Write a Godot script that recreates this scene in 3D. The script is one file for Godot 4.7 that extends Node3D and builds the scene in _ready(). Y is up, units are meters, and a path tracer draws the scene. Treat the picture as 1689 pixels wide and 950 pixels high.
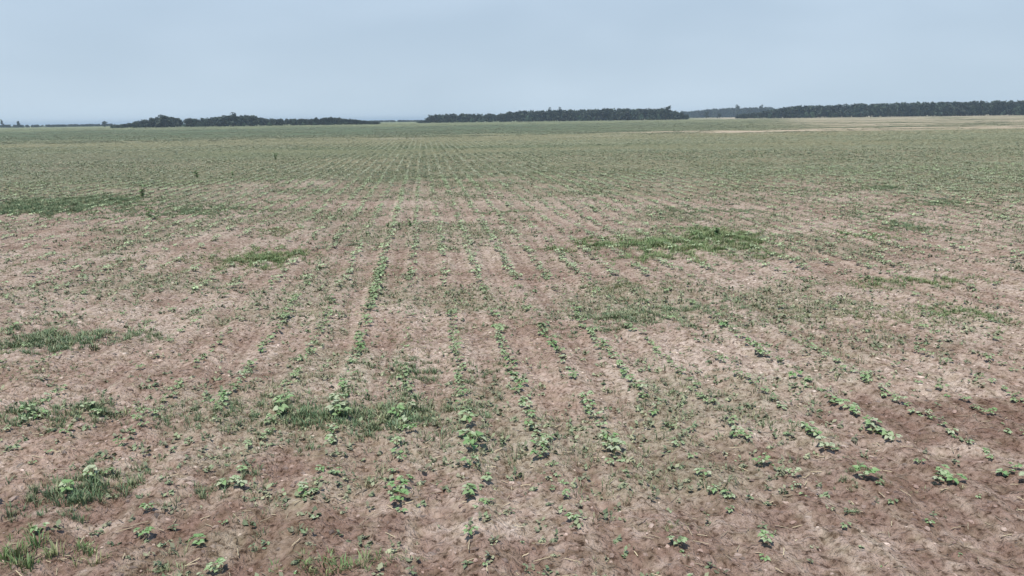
extends Node3D
# A young crop field under a pale summer sky. Rows run along -z, 0.43 m apart; units are metres.

const ROW := 0.43
const ROW0 := 0.65
const UP := Vector3.UP

const GRASS := [
	[-9.66, -21.07, 1.86, 2.32, 1.00, 0.20, 0, "dense blue-green grass patch at the far left beside the tall dark weed"],
	[-2.80, -12.23, 0.99, 0.83, 0.55, 0.10, 1, "long thin green grass streak across bare soil left of the crop rows"],
	[-2.36, -12.30, 0.41, 0.79, 1.00, 0.15, 2, "bright green thick end of the grass streak left of the crop rows"],
	[-4.47, -12.44, 0.26, 0.40, 0.50, 0.09, 1, "little grass scrap at the outer end of the left grass streak"],
	[-3.54, -7.88, 0.70, 0.42, 1.00, 0.15, 0, "dense dark grass patch at the left border, halfway down the field"],
	[3.79, -12.20, 1.14, 0.99, 1.00, 0.17, 2, "large thick bright green grass patch right of centre on bare soil"],
	[4.92, -13.16, 0.59, 0.95, 0.80, 0.17, 2, "taller back corner of the large bright grass patch right of centre"],
	[2.15, -7.84, 0.99, 0.50, 0.95, 0.11, 0, "wide blue-green grass patch crossing the rows just right of centre"],
	[2.40, -9.31, 0.92, 0.41, 0.45, 0.08, 1, "thin pale grass strip behind the wide patch right of centre"],
	[5.76, -9.04, 0.66, 0.27, 0.95, 0.11, 2, "narrow horizontal green grass strip on the right side of the field"],
	[4.94, -9.08, 0.49, 0.30, 0.35, 0.07, 1, "sparse yellowish grass joining the narrow strip at the right"],
	[4.44, -7.44, 0.87, 0.46, 0.60, 0.08, 1, "wide sparse olive grass patch on the right below the narrow strip"],
	[5.33, -7.42, 0.41, 0.40, 0.65, 0.09, 2, "greener clump of grass near the right border of the sparse patch"],
	[-0.06, -6.35, 0.51, 0.32, 0.70, 0.10, 0, "dark green grass patch between the left strong row and central row"],
	[-0.11, -7.41, 0.42, 0.56, 0.30, 0.06, 1, "sparse low grass behind the dark patch left of the central row"],
	[-0.81, -5.44, 0.50, 0.38, 1.00, 0.13, 0, "mixed grass around the bright seedlings left of the central row"],
	[-0.18, -5.35, 0.43, 0.37, 1.00, 0.13, 0, "mixed grass under the bunched bright seedlings near the central row"],
	[-2.74, -5.68, 0.34, 0.28, 0.95, 0.13, 0, "dark leafy grass at the left border in the nearer field"],
	[-2.33, -5.71, 0.26, 0.17, 0.75, 0.11, 0, "dark grass tail reaching right from the left border clump"],
	[-1.58, -5.60, 0.36, 0.17, 0.65, 0.10, 0, "grass streak between the left border clump and the bright seedlings"],
	[-1.95, -4.38, 0.28, 0.27, 1.00, 0.13, 0, "round dark grass clump in the left foreground"],
	[-8.98, -22.39, 1.16, 1.59, 0.90, 0.18, 0, "far end of the blue-green patch, nearest the tall dark weed"],
	[-1.68, -4.49, 0.17, 0.20, 0.35, 0.08, 1, "thin grass fringe beside the round clump in the left foreground"],
	[-1.18, -4.36, 0.22, 0.14, 0.85, 0.11, 0, "low dark grass clump in the foreground left of the seedlings"],
	[-1.90, -3.68, 0.23, 0.14, 1.00, 0.16, 2, "thick grass tuft in the bottom left corner"],
	[-0.45, -3.44, 0.15, 0.07, 1.00, 0.12, 2, "green grass tuft cut by the bottom edge left of centre"],
	[-1.21, -3.51, 0.08, 0.05, 0.50, 0.07, 1, "small grass tuft at the bottom edge near the corner tuft"],
	[-5.32, -19.52, 1.15, 1.37, 0.50, 0.13, 0, "scattered grass band in front of the far green strip at left"],
	[1.56, -17.75, 1.24, 0.47, 0.75, 0.08, 0, "thin dark grass line crossing the central rows far off"],
	[6.05, -17.11, 1.32, 0.79, 0.60, 0.10, 0, "thin grass line right of centre behind the large bright patch"],
	[8.66, -14.00, 0.52, 1.09, 0.70, 0.12, 0, "small dark grass patch on the right, far side of the field"],
	[7.38, -12.91, 0.43, 0.53, 0.60, 0.10, 2, "small bright grass scrap left of the far dark patch at right"],
	[12.43, -21.15, 0.68, 0.70, 0.70, 0.14, 0, "tiny far grass streak on the right edge of the green strip"],
	[11.45, -17.15, 0.94, 1.05, 0.50, 0.12, 0, "far olive grass band near the right border"],
	[-2.70, -15.28, 0.34, 0.60, 0.55, 0.10, 1, "tiny green grass scrap behind the left grass streak"],
	[2.35, -4.03, 0.11, 0.13, 0.80, 0.10, 0, "small dark grass clump in the right foreground"],
	[1.14, -4.10, 0.18, 0.07, 0.35, 0.07, 1, "faint olive grass wisp in the foreground right of centre"],
	[-1.13, -8.56, 0.32, 0.73, 0.30, 0.07, 1, "sparse grass beside the left strong row, middle of the field"],
	[-5.81, -12.31, 0.53, 1.92, 0.25, 0.06, 1, "faint pale grass haze of blades at the left border, far"],
	[-0.38, -11.33, 0.93, 0.78, 0.22, 0.06, 1, "faint grass over the row beds behind the centre"],
	[-3.24, -6.83, 0.41, 0.32, 0.25, 0.06, 1, "faint grass above the bare patch at the left border"],
	[6.61, -13.37, 0.89, 1.13, 0.25, 0.06, 1, "faint grass right of the large bright patch"],
	[0.55, -8.83, 0.40, 0.49, 0.30, 0.07, 1, "sparse grass at the far end of the central bright row"],
	[-0.20, -3.45, 0.11, 0.07, 0.35, 0.06, 1, "thin grass wisp at the bottom edge near the centre"],
	[2.09, -3.62, 0.08, 0.04, 0.45, 0.06, 0, "lone low grass wisp in the right foreground"],
	[1.12, -3.56, 0.15, 0.06, 0.20, 0.05, 1, "faint grass wisp low in the foreground right of centre"],
	[2.70, -3.85, 0.23, 0.10, 0.35, 0.06, 1, "thin grass among seedlings near the right border in the foreground"],
]
const SEEDLINGS := [
	[1.58, -3.35, 0.90], [1.16, -3.37, 0.80], [1.44, -3.25, 0.55], [1.78, -4.21, 1.00], [1.57, -3.84, 0.80], [1.51, -3.86, 0.70],
	[1.48, -4.12, 0.80], [1.46, -4.55, 0.70], [1.08, -4.51, 1.30], [1.01, -4.58, 1.10], [1.16, -4.59, 1.00], [0.84, -4.16, 0.80],
	[2.30, -4.38, 1.10], [2.37, -4.56, 1.10], [2.42, -4.71, 0.80], [2.79, -4.53, 1.30], [2.81, -4.66, 1.00], [2.81, -4.43, 0.80],
	[2.30, -3.94, 1.20], [2.64, -3.86, 1.00], [2.69, -3.81, 1.20], [2.81, -3.83, 1.10], [2.83, -3.95, 0.90], [3.08, -3.91, 1.10],
	[3.16, -3.79, 1.10], [3.21, -4.80, 0.90], [3.19, -5.06, 0.80], [0.59, -4.49, 1.00], [0.61, -4.64, 1.00], [0.60, -4.81, 0.90],
	[0.24, -4.84, 1.50], [0.27, -4.66, 1.50], [0.22, -5.07, 1.20], [0.31, -4.62, 1.00], [-0.22, -4.66, 1.00], [-0.26, -4.76, 0.80],
	[-0.44, -4.43, 0.80], [-0.16, -4.00, 1.10], [-0.19, -4.17, 1.00], [-0.09, -4.18, 1.00], [-0.11, -4.27, 0.80], [0.11, -4.00, 1.20],
	[0.09, -4.09, 0.90], [0.17, -4.12, 1.00], [0.17, -4.41, 0.90], [0.39, -4.24, 0.90], [0.34, -3.97, 0.80], [-0.67, -5.37, 1.60],
	[-0.72, -5.58, 1.30], [-0.63, -5.27, 1.20], [-1.04, -5.51, 1.40], [-1.03, -5.69, 1.20], [-1.07, -5.39, 1.00], [-0.30, -5.29, 1.20],
	[-0.20, -5.33, 1.40], [-0.10, -5.20, 1.30], [-0.14, -5.44, 1.20], [-0.04, -5.03, 1.00], [-1.06, -4.28, 1.10], [-1.25, -4.36, 1.00],
	[-1.20, -4.42, 0.90], [-1.15, -4.49, 0.80], [-0.75, -4.15, 0.90], [-0.82, -4.21, 0.80], [-1.34, -3.84, 0.80], [-1.24, -3.71, 0.90],
	[0.07, -3.59, 0.70], [-0.90, -3.47, 0.90], [-2.81, -5.70, 1.10], [-2.58, -5.67, 1.10], [-2.65, -5.56, 0.90], [-2.47, -5.71, 0.90],
	[-2.24, -5.62, 0.90], [-2.12, -5.63, 0.80], [-1.50, -5.78, 1.10], [-1.54, -5.69, 0.90], [-1.88, -5.57, 0.80], [-2.03, -4.31, 1.00],
	[-1.94, -4.52, 1.00], [-1.83, -4.58, 0.90], [-1.95, -3.90, 0.70], [0.73, -4.72, 0.70], [0.86, -4.77, 0.70], [1.92, -4.70, 0.80],
	[1.79, -4.62, 0.70], [2.07, -4.05, 0.80], [3.37, -4.82, 0.60], [3.77, -4.76, 0.70], [3.51, -4.48, 0.60], [3.26, -5.54, 0.90],
	[3.38, -5.62, 0.80], [3.24, -4.32, 0.60], [3.49, -5.43, 0.60], [2.69, -6.35, 0.60], [2.83, -7.36, 0.90], [2.83, -7.60, 0.80],
	[-2.09, -5.48, 0.60], [-1.57, -4.99, 0.70], [-1.26, -4.90, 0.70], [1.55, -4.91, 0.60], [0.76, -4.23, 0.60], [4.14, -5.20, 0.60],
	[3.63, -5.14, 0.60], [1.19, -3.40, 0.50], [1.96, -3.25, 0.50], [-2.23, -4.19, 0.60], [-1.48, -4.09, 0.70], [0.93, -4.37, 0.60],
]
const TALL_WEEDS := [
	[-7.72, -23.31, 0.49, "tall dark weed stalk standing highest at the edge of the far green strip"],
	[-8.56, -32.10, 0.40, "dark weed tuft in the far green strip, right of the tallest stalk"],
	[-7.13, -31.67, 0.24, "leaning weed in the far green strip, rightmost of three"],
	[-7.91, -45.26, 0.48, "upright dark weed in the upper far green strip"],
	[-5.85, -18.01, 0.34, "bushy weed on bare soil below the tallest weed stalk"],
	[-0.72, -15.36, 0.10, "dark low weed, left one of three on the left strong row"],
	[-0.51, -15.32, 0.13, "dark low weed, middle one of three on the left strong row"],
	[-0.30, -15.36, 0.15, "dark low weed, right one of three on the left strong row"],
	[4.85, -13.11, 0.21, "spiky weed rising from the large bright grass patch"],
]
const WOODS := {
	"woodland_left": [[-157.6, -442.8, 2.0], [-152.3, -444.6, 2.6], [-145.0, -447.1, 4.8], [-134.5, -450.3, 7.2], [-126.0, -452.8, 5.9], [-112.9, -456.2, 5.6], [-104.0, -458.3, 7.7], [-90.3, -461.2, 7.0], [-85.4, -462.2, 5.1], [-58.8, -466.3, 4.3], [-50.7, -467.3, 5.6], [-32.6, -468.9, 2.8], [-24.3, -469.4, 1.6]],
	"woodland_mid": [[-3.6, -560.0, 1.2], [1.2, -560.0, 2.4], [6.1, -560.0, 6.9], [25.6, -559.4, 7.5], [54.1, -557.4, 7.1], [60.2, -556.8, 9.1], [94.5, -552.0, 9.1], [122.4, -546.5, 10.0], [161.0, -536.4, 9.0], [165.5, -535.0, 7.3], [174.1, -532.3, 4.2]],
	"woodland_gap": [[349.9, -1095.5, 11.9], [368.9, -1089.2, 11.6], [387.7, -1082.7, 14.9], [417.2, -1071.7, 15.4], [460.0, -1054.0, 15.7]],
	"woodland_right": [[217.7, -559.1, 4.3], [228.9, -554.6, 6.0], [238.9, -550.4, 8.7], [252.6, -544.2, 11.4], [283.5, -528.8, 12.4], [332.8, -499.2, 12.9], [367.4, -474.4, 12.9], [414.5, -433.8, 14.4]],
	"thicket_left": [[-448.4, -780.3, 4.0], [-388.1, -812.0, 3.9], [-361.6, -824.2, 3.2], [-299.2, -848.8, 3.4]],
	"thicket_mid": [[-65.9, -947.7, 2.9], [-38.9, -949.2, 3.3], [2.1, -950.0, 2.7]],
}
const LONE_TREES := [
	[-375.0, -818.1, 8.6, 0.60, "lone small tree standing apart at the far left of the horizon"],
	[-386.8, -812.6, 8.6, 0.60, "small tree at the very left border of the horizon"],
	[-239.4, -657.8, 4.9, 1.00, "small round tree just left of the low humped wood"],
	[-57.5, -458.4, 6.0, 0.70, "slim tree poking above the flat part of the left wood"],
	[-99.3, -451.2, 7.9, 1.30, "broad tree topping the higher hump of the left wood"],
	[-131.7, -442.8, 7.5, 1.40, "broad tree topping the outer hump of the left wood"],
	[83.8, -543.6, 9.9, 0.70, "small crown sticking up midway along the central wood"],
	[90.1, -542.6, 10.0, 0.70, "pointed crown right of the small one along the central wood"],
	[143.4, -510.2, 9.8, 0.90, "round crown near the right end of the central wood"],
	[151.6, -507.8, 9.5, 0.90, "last tall crown at the right end of the central wood"],
	[382.2, -978.0, 17.9, 0.45, "slim bluish tree above the distant wood, leftmost of three"],
	[396.1, -972.4, 16.9, 0.60, "bluish tree above the distant wood, middle of three"],
	[406.5, -968.1, 17.2, 0.45, "slim bluish tree above the distant wood, beside the right wood"],
	[264.5, -755.0, 8.0, 1.00, "small dark tree beside the pale bank in the gap"],
	[164.0, -519.7, 5.0, 1.50, "green bush at the right foot of the central wood"],
	[262.1, -713.4, 6.3, 1.00, "dark bush below the distant wood in the gap"],
	[3.2, -553.0, 4.0, 1.20, "low bush at the left foot of the central wood"],
]

var rng := RandomNumberGenerator.new()
var n_big := FastNoiseLite.new()
var n_mid := FastNoiseLite.new()
var n_small := FastNoiseLite.new()
var n_fine := FastNoiseLite.new()
var n_streak := FastNoiseLite.new()
var used := {}
var M := {}


func _ready() -> void:
	rng.seed = 20417
	make_camera_and_light()
	make_noises()
	make_materials()
	make_ground()
	make_woods()
	make_far_cover()
	make_row_cover()
	make_seedlings()
	make_tall_weeds()
	make_grass()
	make_thin_grass()
	make_litter()


func make_camera_and_light() -> void:
	var cam := Camera3D.new()
	cam.name = "camera"
	cam.fov = 39.0
	cam.near = 0.05
	cam.far = 20000.0
	cam.position = Vector3(0, 2.0, 0)
	cam.rotation_degrees = Vector3(-11.748, -5.990, -0.77)
	add_child(cam)
	cam.current = true
	var env := Environment.new()
	env.background_mode = Environment.BG_SKY
	var mat := ProceduralSkyMaterial.new()
	mat.sky_top_color = Color(0.46, 0.61, 0.80)
	mat.sky_horizon_color = Color(0.730, 0.800, 0.855)
	mat.sky_curve = 0.42
	mat.ground_horizon_color = Color(0.60, 0.62, 0.62)
	mat.ground_bottom_color = Color(0.40, 0.37, 0.33)
	mat.sun_angle_max = 25.0
	var cl := FastNoiseLite.new()
	cl.seed = 5
	cl.noise_type = FastNoiseLite.TYPE_SIMPLEX_SMOOTH
	cl.fractal_octaves = 4
	cl.frequency = 2.2
	var im := Image.create(1024, 512, false, Image.FORMAT_RGBAF)
	for j in 512:
		var lat := PI * (0.5 - (j + 0.5) / 512.0)
		for i in 1024:
			var lon := TAU * (i + 0.5) / 1024.0
			var p := Vector3(cos(lat) * cos(lon), sin(lat) * 3.2, cos(lat) * sin(lon))
			var v := clampf(0.5 + 0.75 * cl.get_noise_3dv(p), 0.0, 1.0)
			v = v * v * (3.0 - 2.0 * v)
			im.set_pixel(i, j, Color(0.85, 0.88, 0.92, v))
	mat.sky_cover = ImageTexture.create_from_image(im)
	mat.sky_cover_modulate = Color(1, 1, 1, 0.075)
	var sky := Sky.new()
	sky.sky_material = mat
	env.sky = sky
	env.tonemap_mode = Environment.TONE_MAPPER_LINEAR
	env.tonemap_exposure = 1.08
	env.fog_enabled = true
	env.fog_density = 0.00027
	env.fog_light_color = Color(0.80, 0.89, 0.96)
	env.sdfgi_enabled = true
	env.ssao_enabled = true
	env.ssil_enabled = true
	var we := WorldEnvironment.new()
	we.name = "world_environment"
	we.environment = env
	add_child(we)
	var sun := DirectionalLight3D.new()
	sun.name = "sun"
	sun.light_energy = 1.6
	sun.light_angular_distance = 0.6
	sun.light_color = Color(1.0, 0.965, 0.91)
	sun.shadow_enabled = true
	sun.rotation_degrees = Vector3(-72, -40, 0)
	add_child(sun)


# ---------- helpers ----------

func numbered(called: String) -> String:
	var n: int = used.get(called, 0)
	used[called] = n + 1
	return called if n == 0 else "%s_%03d" % [called, n]


func tag(o: Node, label: String, category := "", group := "", kind := "") -> void:
	if label: o.set_meta("label", label)
	if category: o.set_meta("category", category)
	if group: o.set_meta("group", group)
	if kind: o.set_meta("kind", kind)


func rf(a: float, b: float) -> float:
	return rng.randf_range(a, b)


func make_noises() -> void:
	var set_up := [[n_big, 11, 0.11, 4], [n_mid, 12, 0.75, 3], [n_small, 13, 5.0, 2], [n_fine, 14, 21.0, 2], [n_streak, 15, 0.05, 4]]
	for a in set_up:
		var n: FastNoiseLite = a[0]
		n.seed = a[1]
		n.noise_type = FastNoiseLite.TYPE_SIMPLEX_SMOOTH
		n.frequency = a[2]
		n.fractal_octaves = a[3]


func mix(a: Vector3, b: Vector3, t: float) -> Vector3:
	return a.lerp(b, clampf(t, 0.0, 1.0))


func mm_node(called: String, mesh: Mesh, mat: Material, places: Array, tints: PackedColorArray, parent: Node = self) -> MultiMeshInstance3D:
	var mm := MultiMesh.new()
	mm.transform_format = MultiMesh.TRANSFORM_3D
	mm.use_colors = true
	mm.mesh = mesh
	mm.instance_count = places.size()
	for i in places.size():
		mm.set_instance_transform(i, places[i])
		mm.set_instance_color(i, tints[i])
	var o := MultiMeshInstance3D.new()
	o.name = called
	o.multimesh = mm
	o.material_override = mat
	parent.add_child(o, true)
	return o


func placed(x: float, z: float, turn: float, size: Vector3, lean := 0.0, sink := 0.003) -> Transform3D:
	var b := Basis(UP, turn)
	if lean != 0.0:
		b = Basis(Vector3(cos(turn * 3.1), 0, sin(turn * 3.1)), lean) * b
	return Transform3D(b.scaled_local(size), Vector3(x, height(x, z) - sink, z))


# ---------- ground ----------

func height(x: float, z: float) -> float:
	var d := -z
	var near := clampf(1.0 - (d - 25.0) / 40.0, 0.0, 1.0)
	var y := 0.05 * n_big.get_noise_2d(x, z) * clampf(d / 12.0, 0.3, 1.0)
	if near > 0.0:
		var bed := cos(TAU * (x - ROW0 + 0.03 * n_mid.get_noise_2d(x * 0.3, z * 0.3)) / ROW)
		y += near * (0.016 * bed + 0.03 * n_mid.get_noise_2d(x * 1.6, z * 1.1))
		var fine := clampf(1.0 - (d - 9.0) / 12.0, 0.0, 1.0)
		if fine > 0.0:
			y += fine * (0.014 - 0.030 * absf(n_small.get_noise_2d(x, z)) + 0.007 - 0.018 * absf(n_fine.get_noise_2d(x, z)))
	return y


func weedy(x: float, z: float) -> float:
	# how far the weedy green strip has taken over from bare soil, 0 to 1
	var edge := -20.0 + (minf(0.045 * x * x, 9.0) if x > 0.0 else minf(0.03 * x * x, 4.0)) + 6.0 * n_big.get_noise_2d(x * 0.9, z * 1.3) + 4.5 * n_mid.get_noise_2d(x * 0.25, z * 0.4)
	var w := clampf((edge - z) / 14.0, 0.0, 1.0)
	return w * w * (3.0 - 2.0 * w)


func near_mask(x: float, z: float) -> float:
	# mask that rises towards the nearest beds and the right, in ragged tongues
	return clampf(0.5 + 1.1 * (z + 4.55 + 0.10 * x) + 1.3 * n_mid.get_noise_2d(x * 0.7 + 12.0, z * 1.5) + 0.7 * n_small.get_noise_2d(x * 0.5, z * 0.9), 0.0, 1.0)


func greening(x: float, z: float) -> float:
	# where low weeds and thin grass have come up between the rows, about -0.6 to 1
	return 0.17 - 0.34 * near_mask(x, z) + 1.1 * n_big.get_noise_2d(x * 2.2 - 60.0, z * 1.9) + 0.55 * n_mid.get_noise_2d(x * 0.9, z * 0.9 - 44.0) + 0.25 * n_small.get_noise_2d(x * 0.5, z * 0.5)


func sandy(x: float, z: float) -> float:
	# the pale sandy track and headland beyond the crop on the right, 0 to 1
	var d := -z
	var s := n_streak.get_noise_2d(x * 0.35, z)
	var s2 := n_streak.get_noise_2d(x * 0.8 + 300.0, z * 2.4)
	var wide := 5.5 + 4.0 * s2 + 0.10 * maxf(0.0, x - 40.0)
	var track := clampf(1.7 - absf(d - (105.0 + 0.05 * (x - 35.0) + 3.0 * s)) / wide, 0.0, 1.0) * clampf((x - 24.0 + 14.0 * s2) / 16.0, 0.0, 1.0) * clampf(0.75 + 2.0 * s2, 0.0, 1.0)
	var fallow := clampf((x - 0.42 * d + 8.0 * s) / 25.0, 0.0, 1.0) * clampf((d - 118.0) / 12.0, 0.0, 1.0) * clampf(0.45 + 1.4 * s, 0.1, 0.75)
	var bank := clampf(1.0 - absf(x / maxf(d, 1.0) - 0.385) / 0.055, 0.0, 1.0) * clampf((d - 480.0) / 60.0, 0.0, 1.0) * clampf(0.7 + 2.0 * s2, 0.0, 1.0)
	return maxf(track, maxf(fallow, bank))


func soil_colour(x: float, z: float) -> Vector3:
	var d := -z
	var a := n_big.get_noise_2d(x * 1.3 + 40.0, z * 1.3)
	var b := n_mid.get_noise_2d(x + 7.0, z * 0.8)
	var c := n_small.get_noise_2d(x, z + 30.0)
	var dry := Vector3(0.515, 0.435, 0.385)
	var red := Vector3(0.375, 0.285, 0.243)
	var dark_soil := Vector3(0.200, 0.130, 0.106)
	var olive := Vector3(0.320, 0.302, 0.232)
	var col := mix(dry, red, 0.45 + 0.75 * a + 0.80 * b + 0.45 * c)
	# colour goes darker and redder in ragged patches, mostly in the nearest beds
	var dark_amount := clampf(0.55 * n_mid.get_noise_2d(x * 0.5 + 90.0, z * 1.6) + 0.35 * n_small.get_noise_2d(x * 0.5, z * 1.3 + 9.0) + 0.75 * near_mask(x, z) + 0.35 * n_big.get_noise_2d(x * 2.0 - 30.0, z * 2.0), 0.0, 0.85)
	col = mix(col, dark_soil, dark_amount)
	var moss := clampf(1.1 * greening(x, z) - 0.1, 0.0, 0.6)
	col = mix(col, olive, moss)
	# the planter left a pale dusty line down each bed, broken here and there
	if d < 60.0:
		var off := absf(fposmod(x - ROW0 + 0.5 * ROW + 0.04 * n_mid.get_noise_2d(x * 0.2, z * 0.3), ROW) - 0.5 * ROW)
		var line := clampf(1.0 - absf(off - 0.09) / 0.05, 0.0, 1.0) * clampf(0.35 + n_mid.get_noise_2d(x * 2.0, z * 0.25), 0.0, 1.0)
		col = mix(col, Vector3(0.55, 0.49, 0.42), (0.8 if d > 11.0 else 0.42) * line)
		# and the press wheel a darker, turned-up line between the beds
		var turned := clampf(1.0 - absf(off - 0.175) / 0.035, 0.0, 1.0) * clampf(0.4 + 1.2 * n_mid.get_noise_2d(x * 2.0 + 70.0, z * 0.3), 0.0, 1.0)
		col = mix(col, dark_soil, 0.6 * turned)
	if d > 16.0:
		var w := weedy(x, z)
		if w > 0.0:
			var s := n_streak.get_noise_2d(x * 0.35, z)
			var s2 := n_streak.get_noise_2d(x * 0.8 + 300.0, z * 2.4)
			var weeds := mix(Vector3(0.165, 0.205, 0.125), Vector3(0.265, 0.270, 0.175), 0.45 + 0.8 * s2)
			var straw := mix(Vector3(0.268, 0.270, 0.180), Vector3(0.19, 0.205, 0.13), 0.35 + 0.8 * s)
			var green := mix(Vector3(0.118, 0.168, 0.112), Vector3(0.150, 0.185, 0.125), 0.5 + s2)
			var pale := mix(Vector3(0.255, 0.285, 0.175), Vector3(0.15, 0.19, 0.11), 0.4 + 0.7 * s)
			var f := weeds
			f = mix(f, straw, (d - 62.0 - 16.0 * s) / 20.0)
			f = mix(f, Vector3(0.205, 0.195, 0.150), clampf((-x - 0.22 * d) / 10.0, 0.0, 0.7) * clampf(1.0 - absf(d - 48.0) / 26.0, 0.0, 1.0) * clampf(0.7 + s2, 0.0, 1.0))
			f = mix(f, green, (d - 108.0 - 14.0 * s2) / 10.0)
			f = mix(f, pale, (d - 270.0 - 60.0 * s) / 60.0)
			# the right side of the field is drier
			f = mix(f, Vector3(0.265, 0.255, 0.160), clampf((x / maxf(d, 1.0) - 0.12) * 1.3, 0.0, 0.5))
			f = mix(f, Vector3(0.52, 0.45, 0.37), sandy(x, z))
			var spot := clampf((n_streak.get_noise_2d(x * 1.1 - 150.0, z * 1.8) - 0.28) * 5.0, 0.0, 1.0) * clampf(1.0 - absf(d - 92.0) / 14.0, 0.0, 1.0)
			f = mix(f, Vector3(0.42, 0.40, 0.32), 0.6 * spot)
			col = mix(col, f, w * 0.85 if d < 40.0 else 0.85 + 0.15 * clampf((d - 40.0) / 20.0, 0.0, 1.0))
	return col


func make_ground() -> void:
	var zs := PackedFloat32Array([5000.0, 400.0, 40.0, 8.0, 2.0, 0.0, -0.8])
	var d := 1.4
	while d < 1500.0:
		zs.append(-d)
		d += maxf(0.02, 0.00068 * d * d) if d < 60.0 else maxf(2.4, 0.03 * d)
	zs.append_array([-2500.0, -5000.0, -12000.0])
	var us := PackedFloat32Array()
	var n := 680
	for i in n + 1:
		us.append(-1.0 + 2.0 * i / n)
	var cols := us.size() + 8
	var verts := PackedVector3Array()
	var colours := PackedColorArray()
	var index := PackedInt32Array()
	for z in zs:
		var dd := maxf(-z, 0.0)
		var w := 0.72 * dd + 2.6
		var c := 0.14 * dd
		for k in cols:
			var x: float
			if k < 4:
				x = c - w - (12000.0 - w) * [1.0, 0.3, 0.06, 0.008][k] if w < 11000.0 else c - w * (1.0 + 0.1 * (4 - k))
			elif k >= cols - 4:
				x = c + w + (12000.0 - w) * [0.008, 0.06, 0.3, 1.0][k - cols + 4] if w < 11000.0 else c + w * (1.0 + 0.1 * (k - cols + 5))
			else:
				x = c + us[k - 4] * w
			verts.append(Vector3(x, height(x, z), z))
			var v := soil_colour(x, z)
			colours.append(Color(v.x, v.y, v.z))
	for j in zs.size() - 1:
		for k in cols - 1:
			var a := j * cols + k
			index.append_array([a, a + cols, a + 1, a + 1, a + cols, a + cols + 1])
	var st := SurfaceTool.new()
	var arr := []
	arr.resize(Mesh.ARRAY_MAX)
	arr[Mesh.ARRAY_VERTEX] = verts
	arr[Mesh.ARRAY_COLOR] = colours
	arr[Mesh.ARRAY_INDEX] = index
	st.create_from_arrays(arr)
	st.generate_normals()
	var o := MeshInstance3D.new()
	o.name = "ground"
	o.mesh = st.commit()
	o.material_override = M.soil
	tag(o, "pinkish brown sandy field soil with low planted beds", "ground", "", "structure")
	add_child(o)


func noise_picture(sd: int, freq: float, octaves: int, stops: Array, kind := FastNoiseLite.TYPE_SIMPLEX_SMOOTH, size := 1024) -> NoiseTexture2D:
	var n := FastNoiseLite.new()
	n.seed = sd
	n.noise_type = kind
	n.frequency = freq
	n.fractal_octaves = octaves
	n.fractal_gain = 0.6
	var t := NoiseTexture2D.new()
	t.width = size
	t.height = size
	t.seamless = true
	if sd == 8:
		n.fractal_type = FastNoiseLite.FRACTAL_RIDGED
	t.noise = n
	if stops:
		var g := Gradient.new()
		g.offsets = PackedFloat32Array(stops.map(func(s): return s[0]))
		g.colors = PackedColorArray(stops.map(func(s): return s[1]))
		t.color_ramp = g
	return t


func leaf_material(colour: Vector3, rough := 0.6) -> StandardMaterial3D:
	var m := StandardMaterial3D.new()
	m.albedo_color = Color(colour.x, colour.y, colour.z).linear_to_srgb()
	m.vertex_color_use_as_albedo = true
	m.roughness = rough
	m.backlight_enabled = true
	m.backlight = Color(colour.x * 0.5, colour.y * 0.5, colour.z * 0.3).linear_to_srgb()
	m.cull_mode = BaseMaterial3D.CULL_DISABLED
	return m


func make_materials() -> void:
	var s := StandardMaterial3D.new()
	s.vertex_color_use_as_albedo = true
	s.roughness = 0.95
	s.metallic_specular = 0.25
	s.albedo_texture = noise_picture(3, 0.03, 6, [[0.0, Color(0.30, 0.26, 0.23)], [0.26, Color(0.50, 0.46, 0.42)], [0.38, Color(0.84, 0.82, 0.80)], [0.56, Color(0.95, 0.95, 0.94)], [0.72, Color(1.0, 1.0, 1.0)]])
	s.uv1_triplanar = true
	s.uv1_world_triplanar = true
	s.uv1_scale = Vector3(0.62, 0.62, 0.62)
	s.heightmap_enabled = true
	s.heightmap_texture = noise_picture(8, 0.035, 5, [])
	s.heightmap_scale = 2.6
	s.detail_enabled = true
	s.detail_blend_mode = BaseMaterial3D.BLEND_MODE_MUL
	s.detail_uv_layer = BaseMaterial3D.DETAIL_UV_2
	s.uv2_triplanar = true
	s.uv2_world_triplanar = true
	s.uv2_scale = Vector3(0.27, 0.27, 0.27)
	s.detail_albedo = noise_picture(21, 0.022, 5, [[0.0, Color(0.66, 0.63, 0.57)], [0.3, Color(0.86, 0.86, 0.82)], [0.5, Color(0.98, 0.97, 0.96)], [0.7, Color(1, 1, 1)]])
	M.soil = s
	M.leaf = []
	for c in [Vector3(0.190, 0.280, 0.130), Vector3(0.250, 0.325, 0.180), Vector3(0.145, 0.250, 0.095), Vector3(0.315, 0.365, 0.240)]:
		M.leaf.append(leaf_material(c, 0.55))
	M.weed = leaf_material(Vector3(0.125, 0.165, 0.090))
	M.plain = leaf_material(Vector3(1, 1, 1), 0.7)
	M.plain.backlight_enabled = false
	M.cover = leaf_material(Vector3(1, 1, 1), 0.65)
	M.cover.backlight = Color(0.05, 0.07, 0.03).linear_to_srgb()
	M.stem = leaf_material(Vector3(0.16, 0.19, 0.09), 0.7)
	M.stem.backlight_enabled = false
	M.crown = leaf_material(Vector3(0.024, 0.042, 0.028), 0.8)
	M.crown.backlight = Color(0.01, 0.015, 0.006).linear_to_srgb()
	M.bark = leaf_material(Vector3(0.09, 0.075, 0.06), 0.9)
	M.bark.backlight_enabled = false


# ---------- plant shapes ----------

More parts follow.
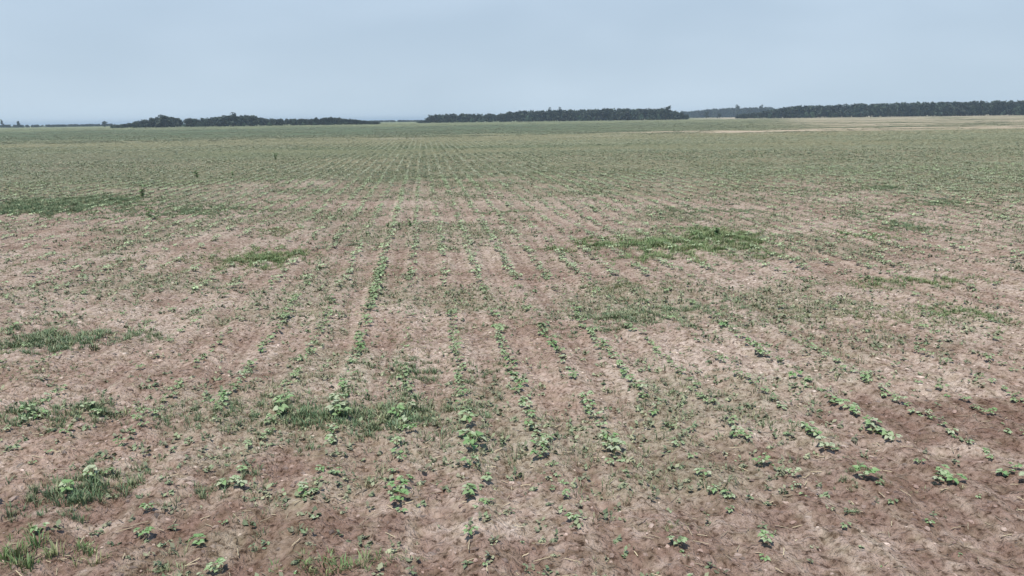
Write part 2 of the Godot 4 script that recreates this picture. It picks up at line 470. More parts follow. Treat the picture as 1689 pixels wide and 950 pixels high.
func leaf_shape(st: SurfaceTool, t: Transform3D, length: float, width: float, droop: float, fold: float, sections := 5) -> void:
	# an ovate blade from the origin along +z, folded along its midrib and drooping to the tip
	var rows := []
	for i in sections:
		var s := float(i) / (sections - 1)
		var w := width * 0.5 * sin(PI * pow(s, 0.72)) * (1.0 if i < sections - 1 else 0.0)
		var y := -droop * s * s * length
		rows.append([Vector3(-w, y + fold * w, s * length), Vector3(0, y, s * length), Vector3(w, y + fold * w, s * length)])
	for i in sections - 1:
		var a: Array = rows[i]
		var b: Array = rows[i + 1]
		for k in 2:
			if i > 0:
				tri(st, t, a[k], b[k], a[k + 1])
			if i < sections - 2:
				tri(st, t, a[k + 1], b[k], b[k + 1])
			elif i > 0:
				pass
		if i == 0:
			tri(st, t, a[1], b[0], b[1])
			tri(st, t, a[1], b[1], b[2])


func tri(st: SurfaceTool, t: Transform3D, a: Vector3, b: Vector3, c: Vector3) -> void:
	st.add_vertex(t * a)
	st.add_vertex(t * b)
	st.add_vertex(t * c)


func tube(st: SurfaceTool, a: Vector3, b: Vector3, ra: float, rb: float, sides := 5) -> void:
	var along := (b - a).normalized()
	var u := along.cross(Vector3(0.3, 0.2, 0.9)).normalized()
	var v := along.cross(u)
	for i in sides:
		var p := u * cos(TAU * i / sides) + v * sin(TAU * i / sides)
		var q := u * cos(TAU * (i + 1) / sides) + v * sin(TAU * (i + 1) / sides)
		tri(st, Transform3D(), a + p * ra, a + q * ra, b + p * rb)
		tri(st, Transform3D(), a + q * ra, b + q * rb, b + p * rb)


func fresh() -> SurfaceTool:
	var st := SurfaceTool.new()
	st.begin(Mesh.PRIMITIVE_TRIANGLES)
	st.set_color(Color.WHITE)
	return st


func done(st: SurfaceTool) -> ArrayMesh:
	st.generate_normals()
	return st.commit()


func leaf_pose(at: Vector3, turn: float, rise: float, roll := 0.0) -> Transform3D:
	return Transform3D(Basis(UP, turn) * Basis(Vector3.RIGHT, -rise) * Basis(Vector3(0, 0, 1), roll), at)


func seedling_plan(kind: int) -> Dictionary:
	# where the stem, the leaf stalks and the leaves of one kind of seedling sit
	var r := RandomNumberGenerator.new()
	r.seed = 700 + kind
	var tall: float = [0.055, 0.070, 0.050, 0.035, 0.085, 0.06][kind]
	var whorls: int = [3, 4, 2, 1, 4, 3][kind]
	var leaves := []
	var stalks := []
	var turn := r.randf() * TAU
	# the first pair of simple leaves
	for s in 2:
		leaves.append([leaf_pose(Vector3(0, tall * 0.5, 0), turn + PI * s, r.randf_range(0.0, 0.3), r.randf_range(-0.3, 0.3)), r.randf_range(0.042, 0.055), r.randf_range(0.034, 0.044), 0])
	for w in whorls:
		turn += 2.2 + r.randf() * 0.8
		var from := Vector3(0, tall * (0.68 + 0.32 * w / maxf(1.0, whorls - 1.0)), 0)
		var rise := r.randf_range(0.2, 0.75)
		var reach := r.randf_range(0.035, 0.06) * (1.0 - 0.2 * w)
		var tip := from + Basis(UP, turn) * Vector3(0, sin(rise), cos(rise)) * reach
		stalks.append([from, tip])
		var size := r.randf_range(0.050, 0.066) * (1.0 - 0.12 * w)
		for s in [0.0, -1.25, 1.25]:
			leaves.append([leaf_pose(tip, turn + s + r.randf_range(-0.15, 0.15), r.randf_range(-0.25, 0.35), r.randf_range(-0.35, 0.35)), size * (1.0 if s == 0.0 else 0.88), size * r.randf_range(0.66, 0.8), 1])
	return {"tall": tall, "leaves": leaves, "stalks": stalks}


func stem_mesh(plan: Dictionary, st: SurfaceTool) -> void:
	tube(st, Vector3(0, -0.012, 0), Vector3(0.004, plan.tall, 0.003), 0.0030, 0.0018)
	for s in plan.stalks:
		tube(st, s[0], s[1], 0.0014, 0.0010, 4)


func whole_seedling(plan: Dictionary) -> ArrayMesh:
	var st := fresh()
	stem_mesh(plan, st)
	for l in plan.leaves:
		leaf_shape(st, l[0], l[1], l[2], 0.25, 0.25, 4)
	return done(st)


const ORDINAL := ["zeroth", "first", "second", "third", "fourth", "fifth", "sixth", "seventh", "eighth", "ninth", "tenth", "eleventh", "twelfth", "thirteenth", "fourteenth", "fifteenth", "sixteenth", "seventeenth", "eighteenth", "nineteenth"]
const TENS := ["", "", "twenty", "thirty", "forty", "fifty", "sixty"]


func ordinal(n: int) -> String:
	if n < 20:
		return ORDINAL[n]
	if n % 10 == 0:
		return TENS[n / 10].trim_suffix("y") + "ieth"
	return TENS[n / 10] + "-" + ORDINAL[n % 10]


func row_words(k: int) -> String:
	if k == 0:
		return "central row"
	return "%s row %s of centre" % [ordinal(absi(k)), "right" if k > 0 else "left"]


func in_view(x: float, z: float, beside := 0.0) -> bool:
	var d := -z
	return d > 2.6 and x > -0.50 * d - 0.25 - beside and x < 0.80 * d + 0.2 + beside


func vigour(x: float, z: float) -> float:
	return n_mid.get_noise_2d(x * 0.35 + 20.0, z * 0.28) + 0.5 * n_small.get_noise_2d(x * 0.3, z * 0.2)


func make_seedlings() -> void:
	var plans := []
	var leaf_meshes := []
	for form in [[0.15, 0.18], [0.35, 0.3], [0.1, 0.45]]:
		var st := fresh()
		leaf_shape(st, Transform3D(), 1.0, 1.0, form[0], form[1], 6)
		leaf_meshes.append(done(st))
	var wholes := []
	var stems := []
	for k in 6:
		plans.append(seedling_plan(k))
		wholes.append(whole_seedling(plans[k]))
		var st := fresh()
		stem_mesh(plans[k], st)
		stems.append(done(st))
	# where they stand: those one can point to, then the strong stretches of each row, then stragglers
	var spots := []
	for s in SEEDLINGS:
		var k := roundi((s[0] - ROW0) / ROW)
		var on := ROW0 + ROW * k
		spots.append([lerpf(s[0], on, 0.6), s[1], s[2] * rf(0.95, 1.15), k])
	var strong := [[0, 4.5, 8.4, 0.9], [1, 4.4, 7.6, 0.9], [2, 5.1, 8.2, 0.95], [5, 4.5, 7.4, 1.1], [-3, 4.9, 11.5, 0.9], [-5, 5.6, 9.8, 0.8], [-1, 3.9, 8.4, 0.7], [-4, 5.0, 8.6, 0.7], [-2, 3.9, 6.4, 0.65], [7, 4.2, 5.6, 0.55], [-6, 5.2, 8.0, 0.5], [4, 4.4, 6.6, 0.6], [8, 4.4, 6.2, 0.65], [6, 4.2, 7.0, 0.7], [3, 3.8, 7.0, 0.55], [9, 4.6, 6.0, 0.55], [-8, 5.4, 6.4, 0.6]]
	for a in strong:
		var d: float = a[1]
		while d < a[2]:
			spots.append([ROW0 + ROW * a[0] + rf(-0.03, 0.03), -d, a[3] * rf(0.7, 1.15), a[0]])
			d += rf(0.07, 0.17) + (0.25 if rng.randf() < 0.08 else 0.0)
	for k in range(-17, 24):
		var d := 2.9
		while d < 10.5:
			var x := ROW0 + ROW * k + rf(-0.045, 0.045)
			if in_view(x, -d, 1.8) and rng.randf() < 0.42 + 0.6 * vigour(x, -d):
				spots.append([x, -d, 0.3 + 0.5 * pow(rng.randf(), 1.6), k])
			d += rf(0.12, 0.3)
	var kept := []
	var beside := []
	for s in spots:
		if not in_view(s[0], s[1]):
			beside.append(s)
			continue
		var clear := true
		for o in kept:
			if absf(o[0] - s[0]) < 0.05 and absf(o[1] - s[1]) < 0.05:
				clear = false
				break
		if clear:
			kept.append(s)
	kept.sort_custom(func(a, b): return a[2] / -a[1] > b[2] / -b[1])
	var rest := kept.slice(300) + beside
	kept = kept.slice(0, 300)
	kept.sort_custom(func(a, b): return a[1] > b[1])
	var count := {}
	for s in kept:
		var k: int = s[3]
		count[k] = count.get(k, 0) + 1
		var plan_no: int = rng.randi() % 6 if s[2] > 0.6 else [2, 3, 3, 5][rng.randi() % 4]
		var size: float = s[2] * 0.70
		var plan: Dictionary = plans[plan_no]
		var tint: StandardMaterial3D = M.leaf[rng.randi() % 4]
		var root: Node3D
		if s[1] > -6.6:
			root = Node3D.new()
			root.name = numbered("crop_seedling")
			add_child(root)
			var stem := MeshInstance3D.new()
			stem.name = "stem"
			stem.mesh = stems[plan_no]
			stem.material_override = M.stem
			root.add_child(stem, true)
			for l in plan.leaves:
				var leaf := MeshInstance3D.new()
				leaf.name = "leaf"
				leaf.mesh = leaf_meshes[rng.randi() % 3]
				leaf.material_override = M.leaf[rng.randi() % 4] if rng.randf() < 0.45 else tint
				var t: Transform3D = l[0]
				leaf.transform = Transform3D(t.basis.scaled_local(Vector3(l[2], l[1], l[1])), t.origin)
				root.add_child(leaf, true)
		else:
			var one := MeshInstance3D.new()
			one.name = numbered("crop_seedling")
			one.mesh = wholes[plan_no]
			one.material_override = tint
			add_child(one)
			root = one
		root.transform = placed(s[0], s[1], rf(0, TAU), Vector3(size, size * rf(0.7, 1.05), size), rf(-0.12, 0.12), 0.004)
		var look: String = "large leafy" if s[2] > 1.15 else "leafy" if s[2] > 0.75 else "small"
		tag(root, "%s crop seedling, %s from the near end, %s" % [look, ordinal(count[k]), row_words(k)], "seedling", "young crop plants standing in the rows")
	# the many small plants farther down the rows
	var places := []
	var tints := PackedColorArray()
	for s in rest:
		places.append(placed(s[0], s[1], rf(0, TAU), Vector3.ONE * s[2]))
		tints.append(Color(0.19, 0.26, 0.13) * rf(0.8, 1.2))
	for k in range(-40, 60):
		var d := 10.0
		while d < 30.0:
			var x := ROW0 + ROW * k + rf(-0.04, 0.04)
			if in_view(x, -d, 1.8):
				var v := vigour(x, -d)
				var much := 0.56 + 0.75 * v
				if k in [-3, 2, 0, 1]:
					much += 0.4
				if rng.randf() < much:
					places.append(placed(x, -d, rf(0, TAU), Vector3.ONE * rf(0.5, 1.0)))
					tints.append(Color(0.26, 0.325, 0.19) * rf(0.75, 1.3))
			d += rf(0.10, 0.26)
	var st := fresh()
	stem_mesh(plans[0], st)
	for l in plans[0].leaves:
		leaf_shape(st, l[0], l[1], l[2], 0.25, 0.25, 4)
	var o := mm_node("crop_row_seedlings", done(st), M.cover, places, tints)
	tag(o, "small pale crop seedlings along the rows in the middle of the field", "seedlings", "", "stuff")
	# broad-leaved weeds between the rows, near enough to point to
	var gaps := {}
	for i in 400:
		var d := 2.9 + 5.2 * pow(rng.randf(), 1.1)
		var k := int(floor((rf(-0.49, 0.78) * d - ROW0) / ROW))
		var x := ROW0 + ROW * (k + rf(0.2, 0.8))
		if in_view(x, -d) and rng.randf() < 0.20 + 0.3 * n_mid.get_noise_2d(x + 50.0, -d):
			if not gaps.has(k):
				gaps[k] = []
			gaps[k].append([x, d])
	for k in gaps:
		gaps[k].sort_custom(func(a, b): return a[1] < b[1])
		var n := 0
		for g in gaps[k]:
			n += 1
			var w := weed_node("broadleaf_weed", 0.5 + 0.5 * rng.randf(), rng.randi() % 3)
			w.transform = placed(g[0], -g[1], rf(0, TAU), Vector3.ONE * rf(0.4, 0.85), rf(-0.15, 0.15))
			tag(w, "low dark weed, %s from near end, just right of %s" % [ordinal(n), row_words(k)], "weed", "broad-leaved weeds between the crop rows")


var weed_stems := []
var weed_leaves: ArrayMesh


func weed_node(called: String, tall: float, form: int) -> Node3D:
	# a low rosette with a short stem: stem and leaves are parts
	if weed_stems.is_empty():
		for k in 3:
			var st := fresh()
			tube(st, Vector3(0, -0.01, 0), Vector3(0.004, 0.035 + 0.015 * k, 0), 0.002, 0.0012)
			weed_stems.append(done(st))
		var sl := fresh()
		leaf_shape(sl, Transform3D(), 1.0, 1.0, 0.3, 0.2, 4)
		weed_leaves = done(sl)
	var root := Node3D.new()
	root.name = numbered(called)
	add_child(root)
	var s := MeshInstance3D.new()
	s.name = "stem"
	s.mesh = weed_stems[form]
	s.material_override = M.stem
	root.add_child(s, true)
	var n := 4 + rng.randi() % 3
	var turn := rf(0, TAU)
	for i in n:
		turn += 2.4
		var l := MeshInstance3D.new()
		l.name = "leaf"
		l.mesh = weed_leaves
		l.material_override = M.weed
		var t := leaf_pose(Vector3(0.002, (0.006 + 0.005 * i) * (1.0 + form * 0.5), 0), turn, rf(-0.1, 0.6), rf(-0.3, 0.3))
		var size := rf(0.035, 0.06) * tall
		l.transform = Transform3D(t.basis.scaled_local(Vector3(size * rf(0.4, 0.6), size, size)), t.origin)
		root.add_child(l, true)
	return root


func make_tall_weeds() -> void:
	for a in TALL_WEEDS:
		var h: float = a[2] * 0.85
		var root := Node3D.new()
		root.name = numbered("tall_weed")
		add_child(root)
		var st := fresh()
		var lv := fresh()
		var n := 3 + rng.randi() % 3
		for i in n:
			var lean := Vector3(rf(-0.28, 0.28), 1.0, rf(-0.28, 0.28)) * h * rf(0.75, 1.0)
			tube(st, Vector3(rf(-0.02, 0.02), -0.02, rf(-0.02, 0.02)), lean, 0.012 * h + 0.004, 0.004)
			for j in 9:
				var p := lean * rf(0.2, 1.0)
				leaf_shape(lv, leaf_pose(p, rf(0, TAU), rf(-0.2, 0.9), rf(-0.4, 0.4)), rf(0.16, 0.30) * h + 0.02, rf(0.08, 0.14) * h + 0.012, 0.3, 0.2, 4)
		for p in [["stem", st, M.stem], ["foliage", lv, M.leaf[2]]]:
			var o := MeshInstance3D.new()
			o.name = p[0]
			o.mesh = done(p[1])
			o.material_override = p[2]
			root.add_child(o)
		root.position = Vector3(a[0], height(a[0], a[1]) - 0.004, a[1])
		tag(root, a[3], "weed", "tall weeds standing in the field")


func grass_mesh(sd: int, blades: int) -> ArrayMesh:
	var r := RandomNumberGenerator.new()
	r.seed = sd
	var st := fresh()
	for i in blades:
		var turn := r.randf() * TAU
		var out := Vector3(cos(turn), 0, sin(turn))
		var side := Vector3(-out.z, 0, out.x)
		var base := out * r.randf() * 0.4
		var tall := r.randf_range(0.55, 1.0)
		var bend := r.randf_range(0.1, 0.75)
		var w := r.randf_range(0.022, 0.04)
		var shade := r.randf_range(0.8, 1.2)
		st.set_color(Color(shade, shade, shade * r.randf_range(0.8, 1.1)))
		var p0 := base
		var p1 := base + out * bend * 0.3 * tall + UP * tall * 0.55
		var p2 := base + out * bend * tall + UP * tall * (1.0 - 0.35 * bend)
		tri(st, Transform3D(), p0 - side * w, p1 - side * w * 0.8, p0 + side * w)
		tri(st, Transform3D(), p0 + side * w, p1 - side * w * 0.8, p1 + side * w * 0.8)
		tri(st, Transform3D(), p1 - side * w * 0.8, p2, p1 + side * w * 0.8)
	return done(st)


func make_grass() -> void:
	var tufts := [grass_mesh(31, 14), grass_mesh(32, 14), grass_mesh(33, 12)]
	var hues := [Vector3(0.130, 0.205, 0.112), Vector3(0.205, 0.240, 0.130), Vector3(0.140, 0.230, 0.090)]
	for a in GRASS:
		var places := []
		var tints := PackedColorArray()
		var area: float = PI * a[2] * a[3]
		var n := clampi(int(area * 1900.0 * (0.15 + a[4]) * clampf(1.0 - (-a[1] - 10.0) / 60.0, 0.4, 1.0)), 60, 14000)
		var hue: Vector3 = hues[a[6]]
		for i in n:
			var ang := rng.randf() * TAU
			var q := pow(rng.randf(), 0.65) * 1.75
			var x: float = a[0] + cos(ang) * q * a[2] * 1.15 + 0.7 * a[2] * n_mid.get_noise_2d(ang * 2.0 + a[0], q * 1.5)
			var z: float = a[1] + sin(ang) * q * a[3] + 0.7 * a[3] * n_mid.get_noise_2d(q * 1.5 + 8.0, cos(ang) * 2.0 + a[0])
			var thick := 0.85 + 0.8 * n_mid.get_noise_2d(x * 1.7, z * 1.7) + 0.6 * n_small.get_noise_2d(x * 0.6, z * 0.6) - 0.38 * q * q
			if rng.randf() > thick:
				continue
			var h: float = a[5] * (0.2 + 0.5 * pow(rng.randf(), 1.5)) * (1.0 - 0.3 * q)
			places.append(placed(x, z, rng.randf() * TAU, Vector3(h * rf(1.0, 1.6), h, h * rf(1.0, 1.6))))
			var c := mix(hue, Vector3(0.32, 0.29, 0.18), maxf(0.0, rf(-0.3, 0.65))) * rf(0.75, 1.25)
			tints.append(Color(c.x, c.y, c.z))
		var o := mm_node(numbered("grass_patch"), tufts[rng.randi() % 3], M.cover, places, tints)
		tag(o, a[7], "grass", "grass patches on the field", "stuff")


func clump_mesh(sd: int, leaves: int, size: float) -> ArrayMesh:
	# a low mound of small leaves, about one unit wide
	var r := RandomNumberGenerator.new()
	r.seed = sd
	var st := fresh()
	for i in leaves:
		var ang := r.randf() * TAU
		var q := sqrt(r.randf())
		var p := Vector3(cos(ang) * q * 0.5, (0.1 + 0.5 * r.randf()) * (1.15 - q), sin(ang) * q * 0.5)
		var t := leaf_pose(p, r.randf() * TAU, r.randf_range(-0.3, 0.9), r.randf_range(-0.5, 0.5))
		var l := size * r.randf_range(0.7, 1.3)
		var shade := r.randf_range(0.75, 1.25)
		st.set_color(Color(shade, shade, shade))
		tri(st, t, Vector3.ZERO, Vector3(-l * 0.32, 0.02, l * 0.5), Vector3(0, 0, l))
		tri(st, t, Vector3.ZERO, Vector3(0, 0, l), Vector3(l * 0.32, 0.02, l * 0.5))
	return done(st)


func make_thin_grass() -> void:
	var places := []
	var tints := PackedColorArray()
	var d := 2.4
	while d < 34.0:
		var step := 0.15 if d < 10.0 else 0.4
		var x0 := -0.52 * d - 2.0
		var x1 := 0.82 * d + 2.0
		for i in int((x1 - x0) * step * clampf(1200.0 / d, 60.0, 170.0)):
			var x := rf(x0, x1)
			var z := -d - rng.randf() * step
			if rng.randf() > greening(x, z) * 1.3 - 0.12:
				continue
			var h := rf(0.018, 0.055) * (1.0 + d * 0.02)
			places.append(placed(x, z, rng.randf() * TAU, Vector3(h * rf(1.1, 2.0), h, h * rf(1.1, 2.0))))
			var c := mix(Vector3(0.135, 0.180, 0.100), Vector3(0.30, 0.29, 0.19), rng.randf()) * rf(0.75, 1.2)
			tints.append(Color(c.x, c.y, c.z))
		d += step
	var o := mm_node("thin_grass", grass_mesh(35, 9), M.cover, places, tints)
	tag(o, "thin scattered grass coming up between the crop rows", "grass", "", "stuff")


func make_row_cover() -> void:
	# the weedy strip: rows of pale young crop over darker low weeds, thinning into bare soil towards the camera
	var places := []
	var tints := PackedColorArray()
	var low := []
	var low_tints := PackedColorArray()
	var d := 12.0
	while d < 125.0:
		var step := 0.30 if d < 50.0 else 0.5 if d < 80.0 else 0.9
		var k0 := int(floor((-0.52 * d - 1.0) / ROW))
		var k1 := int(ceil((0.82 * d + 1.0) / ROW))
		for k in range(k0, k1):
			var x := ROW0 + ROW * k + rf(-0.03, 0.03)
			var z := -d - rf(0.0, step)
			var w := weedy(x, z)
			if d > 80.0 and sandy(x, z) > 0.3:
				continue
			if rng.randf() < w * (0.75 + 0.6 * n_streak.get_noise_2d(x * 0.8, z)) * (1.0 if d < 75.0 else 0.6):
				var s := rf(0.16, 0.26) * (1.0 if d < 60.0 else 1.25)
				places.append(placed(x, z, rf(-0.2, 0.2) + PI * (rng.randi() % 2), Vector3(s * 0.62, s * rf(0.35, 0.65), s * (1.7 if d < 60.0 else 2.6))))
				var c := mix(Vector3(0.320, 0.350, 0.245), Vector3(0.34, 0.345, 0.24), rng.randf() * clampf((d - 40.0) / 30.0, 0.15, 1.0)) * rf(0.8, 1.2)
				tints.append(Color(c.x, c.y, c.z))
			if rng.randf() < (w * 0.62 + 0.05) * clampf(0.62 + 1.1 * n_streak.get_noise_2d(x + 80.0, z * 1.7), 0.0, 1.0) * (1.0 if d < 75.0 else 0.5):
				var s2 := rf(0.14, 0.30)
				var x2 := x + rf(0.14, 0.29)
				low.append(placed(x2, z, rng.randf() * TAU, Vector3(s2, s2 * rf(0.3, 0.7), s2)))
				var c2 := mix(Vector3(0.108, 0.158, 0.100), Vector3(0.175, 0.20, 0.12), rng.randf()) * rf(0.7, 1.25)
				low_tints.append(Color(c2.x, c2.y, c2.z))
		d += step
	var o := mm_node("crop_row_cover", clump_mesh(51, 28, 0.22), M.cover, places, tints)
	tag(o, "pale crop rows closing up across the far green strip", "crop", "", "stuff")
	o = mm_node("weed_cover", clump_mesh(52, 26, 0.24), M.cover, low, low_tints)
	tag(o, "dull green low weeds covering the far strip between the rows", "weeds", "", "stuff")


func make_far_cover() -> void:
	var places := []
	var tints := PackedColorArray()
	for i in 26000:
		var d := 95.0 * pow(5.6, rng.randf())
		var x := rf(-0.54, 0.84) * d
		var s := n_streak.get_noise_2d(x * 0.5, -d)
		if rng.randf() > 0.5 + 1.2 * s or sandy(x, -d) > 0.3:
			continue
		var w := rf(0.5, 1.5) * (0.7 + d / 250.0)
		places.append(placed(x, -d, rng.randf() * TAU, Vector3(w, rf(0.08, 0.28), w)))
		var c := mix(Vector3(0.135, 0.170, 0.105), Vector3(0.23, 0.235, 0.145), rng.randf()) * rf(0.8, 1.2)
		tints.append(Color(c.x, c.y, c.z))
	var o := mm_node("far_pasture", clump_mesh(53, 30, 0.2), M.cover, places, tints)
	tag(o, "grey-green pasture growth between the crop and the woods", "pasture", "", "stuff")


func crown_shape(st: SurfaceTool, r: RandomNumberGenerator, faces: int) -> void:
	# leaf clumps spread through a crown one unit high, from a fifth of the tree's height up
	var lobes := []
	for i in 9:
		var ang := r.randf() * TAU
		var q := r.randf_range(0.05, 0.30)
		lobes.append([Vector3(cos(ang) * q, r.randf_range(0.35, 0.86), sin(ang) * q), r.randf_range(0.11, 0.20)])
	for i in 4:
		var ang := r.randf() * TAU
		lobes.append([Vector3(cos(ang) * 0.28, r.randf_range(0.14, 0.32), sin(ang) * 0.28), r.randf_range(0.10, 0.16)])
	for i in faces:
		var l: Array = lobes[i % lobes.size()]
		var dir := Vector3(r.randfn(), r.randfn(), r.randfn()).normalized()
		var p: Vector3 = l[0] + dir * l[1] * pow(r.randf(), 0.4)
		var s := r.randf_range(0.035, 0.075)
		var t := Transform3D(Basis(Vector3(r.randfn(), r.randfn(), r.randfn()).normalized(), r.randf() * TAU), p)
		var shade := r.randf_range(0.7, 1.35)
		st.set_color(Color(shade, shade, shade * 0.95))
		tri(st, t, Vector3(-s, 0, -s * 0.6), Vector3(0, s * 0.2, s), Vector3(s, 0, -s * 0.5))
		tri(st, t, Vector3(-s, 0, -s * 0.6), Vector3(s, 0, -s * 0.5), Vector3(0, -s * 0.2, -s * 1.3))


func trunk_shape(st: SurfaceTool, r: RandomNumberGenerator) -> void:
	tube(st, Vector3(0, -0.03, 0), Vector3(0.01, 0.4, 0.01), 0.025, 0.017, 6)
	for i in 4:
		var ang := r.randf() * TAU
		tube(st, Vector3(0.01, r.randf_range(0.22, 0.4), 0.01), Vector3(cos(ang) * 0.22, r.randf_range(0.5, 0.75), sin(ang) * 0.22), 0.012, 0.004, 4)


func along(line: Array, t: float) -> Array:
	var total := 0.0
	for i in line.size() - 1:
		total += Vector2(line[i + 1][0] - line[i][0], line[i + 1][1] - line[i][1]).length()
	var left := t * total
	for i in line.size() - 1:
		var run := Vector2(line[i + 1][0] - line[i][0], line[i + 1][1] - line[i][1])
		if left <= run.length() or i == line.size() - 2:
			var f := clampf(left / run.length(), 0.0, 1.0)
			return [lerpf(line[i][0], line[i + 1][0], f), lerpf(line[i][1], line[i + 1][1], f), lerpf(line[i][2], line[i + 1][2], f)]
		left -= run.length()
	return line[0]


func make_woods() -> void:
	var crowns := []
	var trunks := []
	for k in 5:
		var r := RandomNumberGenerator.new()
		r.seed = 900 + k
		var c := fresh()
		crown_shape(c, r, 330)
		crowns.append(done(c))
		var t := fresh()
		trunk_shape(t, r)
		trunks.append(done(t))
	var plans := {
		"woodland_left": [430, 45.0, "low dark wood with two humps on the left horizon"],
		"woodland_mid": [520, 55.0, "long dark flat-topped wood on the horizon at the centre"],
		"woodland_gap": [260, 60.0, "distant bluish wood in the gap before the wood at right"],
		"woodland_right": [760, 70.0, "tallest dark wood running along the horizon to the right border"],
		"thicket_left": [300, 40.0, "thin far tree line at the left end of the horizon"],
		"thicket_mid": [160, 40.0, "thin far tree line in the gap between the left and central woods"],
	}
	for called in plans:
		var plan: Array = plans[called]
		var root := Node3D.new()
		root.name = numbered("woodland" if called.begins_with("wood") else "tree_line")
		add_child(root)
		tag(root, plan[2], "wood", "woods along the horizon", "stuff")
		var places := [[], [], [], [], []]
		var tints := [PackedColorArray(), PackedColorArray(), PackedColorArray(), PackedColorArray(), PackedColorArray()]
		for i in plan[0]:
			var p := along(WOODS[called], rng.randf())
			var away := Vector2(p[0], p[1]).normalized()
			var back: float = plan[1] * pow(rng.randf(), 1.4)
			var edge: bool = back < 3.0 and rng.randf() < 0.6
			var h: float = p[2] * rf(0.74, 0.86) * (rf(0.3, 0.6) if edge else 1.0) * (0.88 if called == "woodland_right" else 1.0)
			var wide := maxf(h, 3.0) * rf(0.8, 1.25)
			var v := rng.randi() % 5
			var x: float = p[0] + away.x * back
			var z: float = p[1] + away.y * back
			places[v].append(Transform3D(Basis(UP, rng.randf() * TAU).scaled_local(Vector3(wide, h, wide)), Vector3(x, height(x, z) - 0.02, z)))
			var c := rf(0.35, 1.55)
			if edge:
				c *= 2.4
			tints[v].append(Color(c * rf(0.9, 1.15), c, c * rf(0.85, 1.1)))
		for v in 5:
			mm_node("crown", crowns[v], M.crown, places[v], tints[v], root)
			mm_node("trunk", trunks[v], M.bark, places[v], tints[v], root)
	for a in LONE_TREES:
		var root := Node3D.new()
		root.name = numbered("tree")
		add_child(root)
		var v := rng.randi() % 5
		for p in [["trunk", trunks[v], M.bark], ["crown", crowns[v], M.crown]]:
			var o := MeshInstance3D.new()
			o.name = p[0]
			o.mesh = p[1]
			o.material_override = p[2]
			root.add_child(o)
		root.transform = Transform3D(Basis(UP, rng.randf() * TAU).scaled_local(Vector3(a[2] * a[3], a[2] * 0.94, a[2] * a[3])), Vector3(a[0], height(a[0], a[1]) - 0.02, a[1]))
		tag(root, a[4], "tree", "single trees on the horizon")


func clod_mesh(sd: int) -> ArrayMesh:
	var r := RandomNumberGenerator.new()
	r.seed = sd
	var ico := SphereMesh.new()
	ico.radial_segments = 6
	ico.rings = 3
	ico.radius = 0.5
	ico.height = 0.8
	var a := ico.get_mesh_arrays()
	var v: PackedVector3Array = a[Mesh.ARRAY_VERTEX]
	var moved := {}
	for i in v.size():
		var key := v[i].snapped(Vector3.ONE * 0.01)
		if not moved.has(key):
			moved[key] = v[i] * r.randf_range(0.65, 1.25) * Vector3(1.1, 0.75, 1.0)
		v[i] = moved[key]
	var st := fresh()
	for i in a[Mesh.ARRAY_INDEX]:
		st.set_smooth_group(-1)
		st.add_vertex(v[i])
	return done(st)


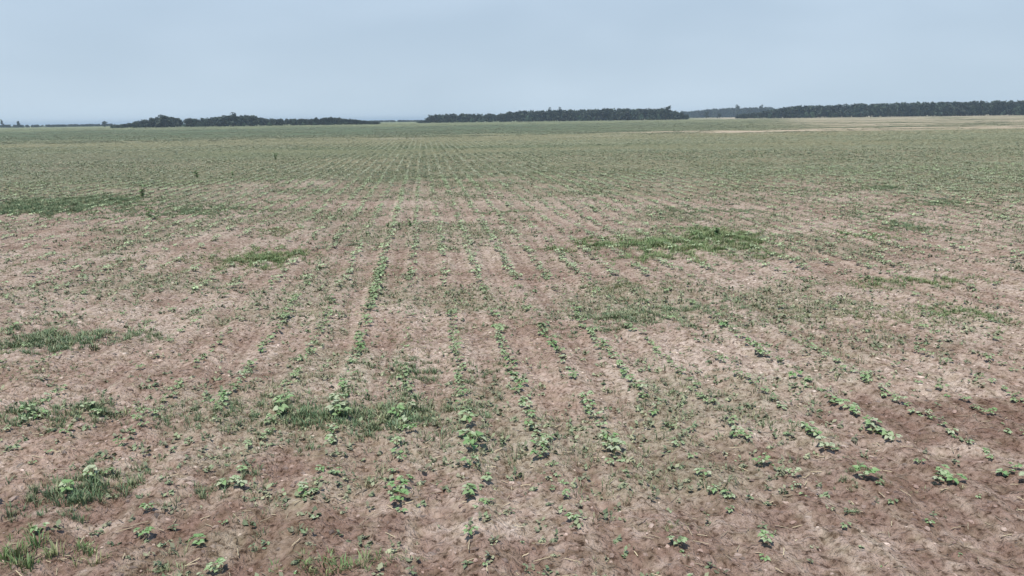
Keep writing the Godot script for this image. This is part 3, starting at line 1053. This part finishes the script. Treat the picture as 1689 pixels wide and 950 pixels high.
func make_litter() -> void:
	# crumbs of soil, bits of dead straw and tiny weeds, thickest where the photograph shows them, each lying on the soil
	var clods := [[], []]
	var clod_tints := [PackedColorArray(), PackedColorArray()]
	var straw := []
	var straw_tints := PackedColorArray()
	var weeds := [[], []]
	var weed_tints := [PackedColorArray(), PackedColorArray()]
	var d := 2.3
	while d < 46.0:
		var step := 0.1 if d < 10.0 else 0.4
		var x0 := -0.52 * d - 2.0
		var x1 := 0.82 * d + 2.0
		var area := (x1 - x0) * step
		var thin := clampf(10.0 / d, 0.3, 1.0)
		for i in int(area * (420.0 if d < 8.0 else 160.0) * thin):
			var x := rf(x0, x1)
			var z := -d - rng.randf() * step
			if rng.randf() > 0.5 + 0.9 * n_mid.get_noise_2d(x * 1.2 + 5.0, z * 1.2):
				continue
			var s := (0.006 + 0.032 * pow(rng.randf(), 4.0)) * (1.0 + d * 0.012)
			var v := rng.randi() % 2
			clods[v].append(placed(x, z, rng.randf() * TAU, Vector3(s * rf(0.8, 1.6), s, s), 0.0, s * 0.15))
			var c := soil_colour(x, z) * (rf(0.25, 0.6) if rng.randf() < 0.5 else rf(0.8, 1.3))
			clod_tints[v].append(Color(c.x, c.y, c.z))
		# lumps and rotted scraps, darker and larger than the crumbs
		for i in int(area * 70.0 * thin):
			var x := rf(x0, x1)
			var z := -d - rng.randf() * step
			if rng.randf() > 0.5 + 0.8 * n_mid.get_noise_2d(x * 0.7 - 5.0, z * 0.7):
				continue
			var s := rf(0.012, 0.026) * (1.0 + d * 0.02)
			var v := rng.randi() % 2
			clods[v].append(placed(x, z, rng.randf() * TAU, Vector3(s * rf(0.9, 2.2), s * 0.8, s), 0.0, s * 0.1))
			var c := mix(Vector3(0.10, 0.075, 0.06), Vector3(0.17, 0.115, 0.095), rng.randf())
			clod_tints[v].append(Color(c.x, c.y, c.z))
		for i in int(area * 90.0 * thin):
			var x := rf(x0, x1)
			var z := -d - rng.randf() * step
			if rng.randf() > 0.45 + 0.9 * n_mid.get_noise_2d(x * 0.8 - 15.0, z * 0.8):
				continue
			var l := rf(0.02, 0.085) * (1.0 + d * 0.01)
			straw.append(placed(x, z, rng.randf() * TAU, Vector3(l, 0.004 + 0.001 * d * 0.3, 0.004 + 0.001 * d * 0.2), rf(-0.2, 0.2), -0.004))
			var c := mix(Vector3(0.42, 0.36, 0.24), Vector3(0.13, 0.10, 0.075), pow(rng.randf(), 0.8)) * rf(0.7, 1.2)
			straw_tints.append(Color(c.x, c.y, c.z))
		for i in int(area * 150.0 * thin):
			var x := rf(x0, x1)
			var z := -d - rng.randf() * step
			var much := 0.32 + 0.9 * greening(x, z) + 0.4 * n_small.get_noise_2d(x * 0.3 + 33.0, z * 0.3)
			if d > 9.0 and absf(fposmod(x - ROW0 + 0.5 * ROW, ROW) - 0.5 * ROW) > 0.13:
				much -= 0.12
			if rng.randf() > much:
				continue
			var s := rf(0.018, 0.058) * (1.0 + d * 0.022)
			var v := rng.randi() % 2
			weeds[v].append(placed(x, z, rng.randf() * TAU, Vector3(s, s * rf(0.6, 1.2), s)))
			var c := mix(Vector3(0.150, 0.210, 0.110), Vector3(0.275, 0.280, 0.180), rng.randf()) * rf(0.55, 1.3)
			weed_tints[v].append(Color(c.x, c.y, c.z))
		d += step
	for v in 2:
		var o := mm_node(numbered("soil_crumbs"), clod_mesh(61 + v), M.plain, clods[v], clod_tints[v])
		tag(o, ["rounded brown soil crumbs strewn over the field", "angular brown soil crumbs strewn over the field"][v], "soil crumbs", "", "stuff")
		o = mm_node(numbered("tiny_weeds"), clump_mesh(71 + v, 9, 0.55), M.cover, weeds[v], weed_tints[v])
		tag(o, ["tiny dull green weeds sprinkled over the bare soil", "tiny olive weeds sprinkled over the bare soil"][v], "weeds", "", "stuff")
	var st := fresh()
	for s in [[-0.5, 0.0, 0.05, 0.08], [0.0, 0.5, 0.08, -0.03]]:
		var a := Vector3(s[0], 0.3, s[2] * 3.0)
		var b := Vector3(s[1], 0.3 + s[3], s[2] * -2.0)
		tri(st, Transform3D(), a + Vector3(0, 0, 0.5), b + Vector3(0, 0.2, 0.5), b + Vector3(0, 0.5, 0))
		tri(st, Transform3D(), a + Vector3(0, 0, 0.5), b + Vector3(0, 0.5, 0), a + Vector3(0, 0.5, 0))
		tri(st, Transform3D(), a + Vector3(0, 0.5, 0), b + Vector3(0, 0.5, 0), b + Vector3(0, 0.2, -0.5))
		tri(st, Transform3D(), a + Vector3(0, 0.5, 0), b + Vector3(0, 0.2, -0.5), a + Vector3(0, 0, -0.5))
	var o := mm_node("straw_litter", done(st), M.plain, straw, straw_tints)
	tag(o, "short bits of dead straw and stalk lying on the soil", "straw", "", "stuff")
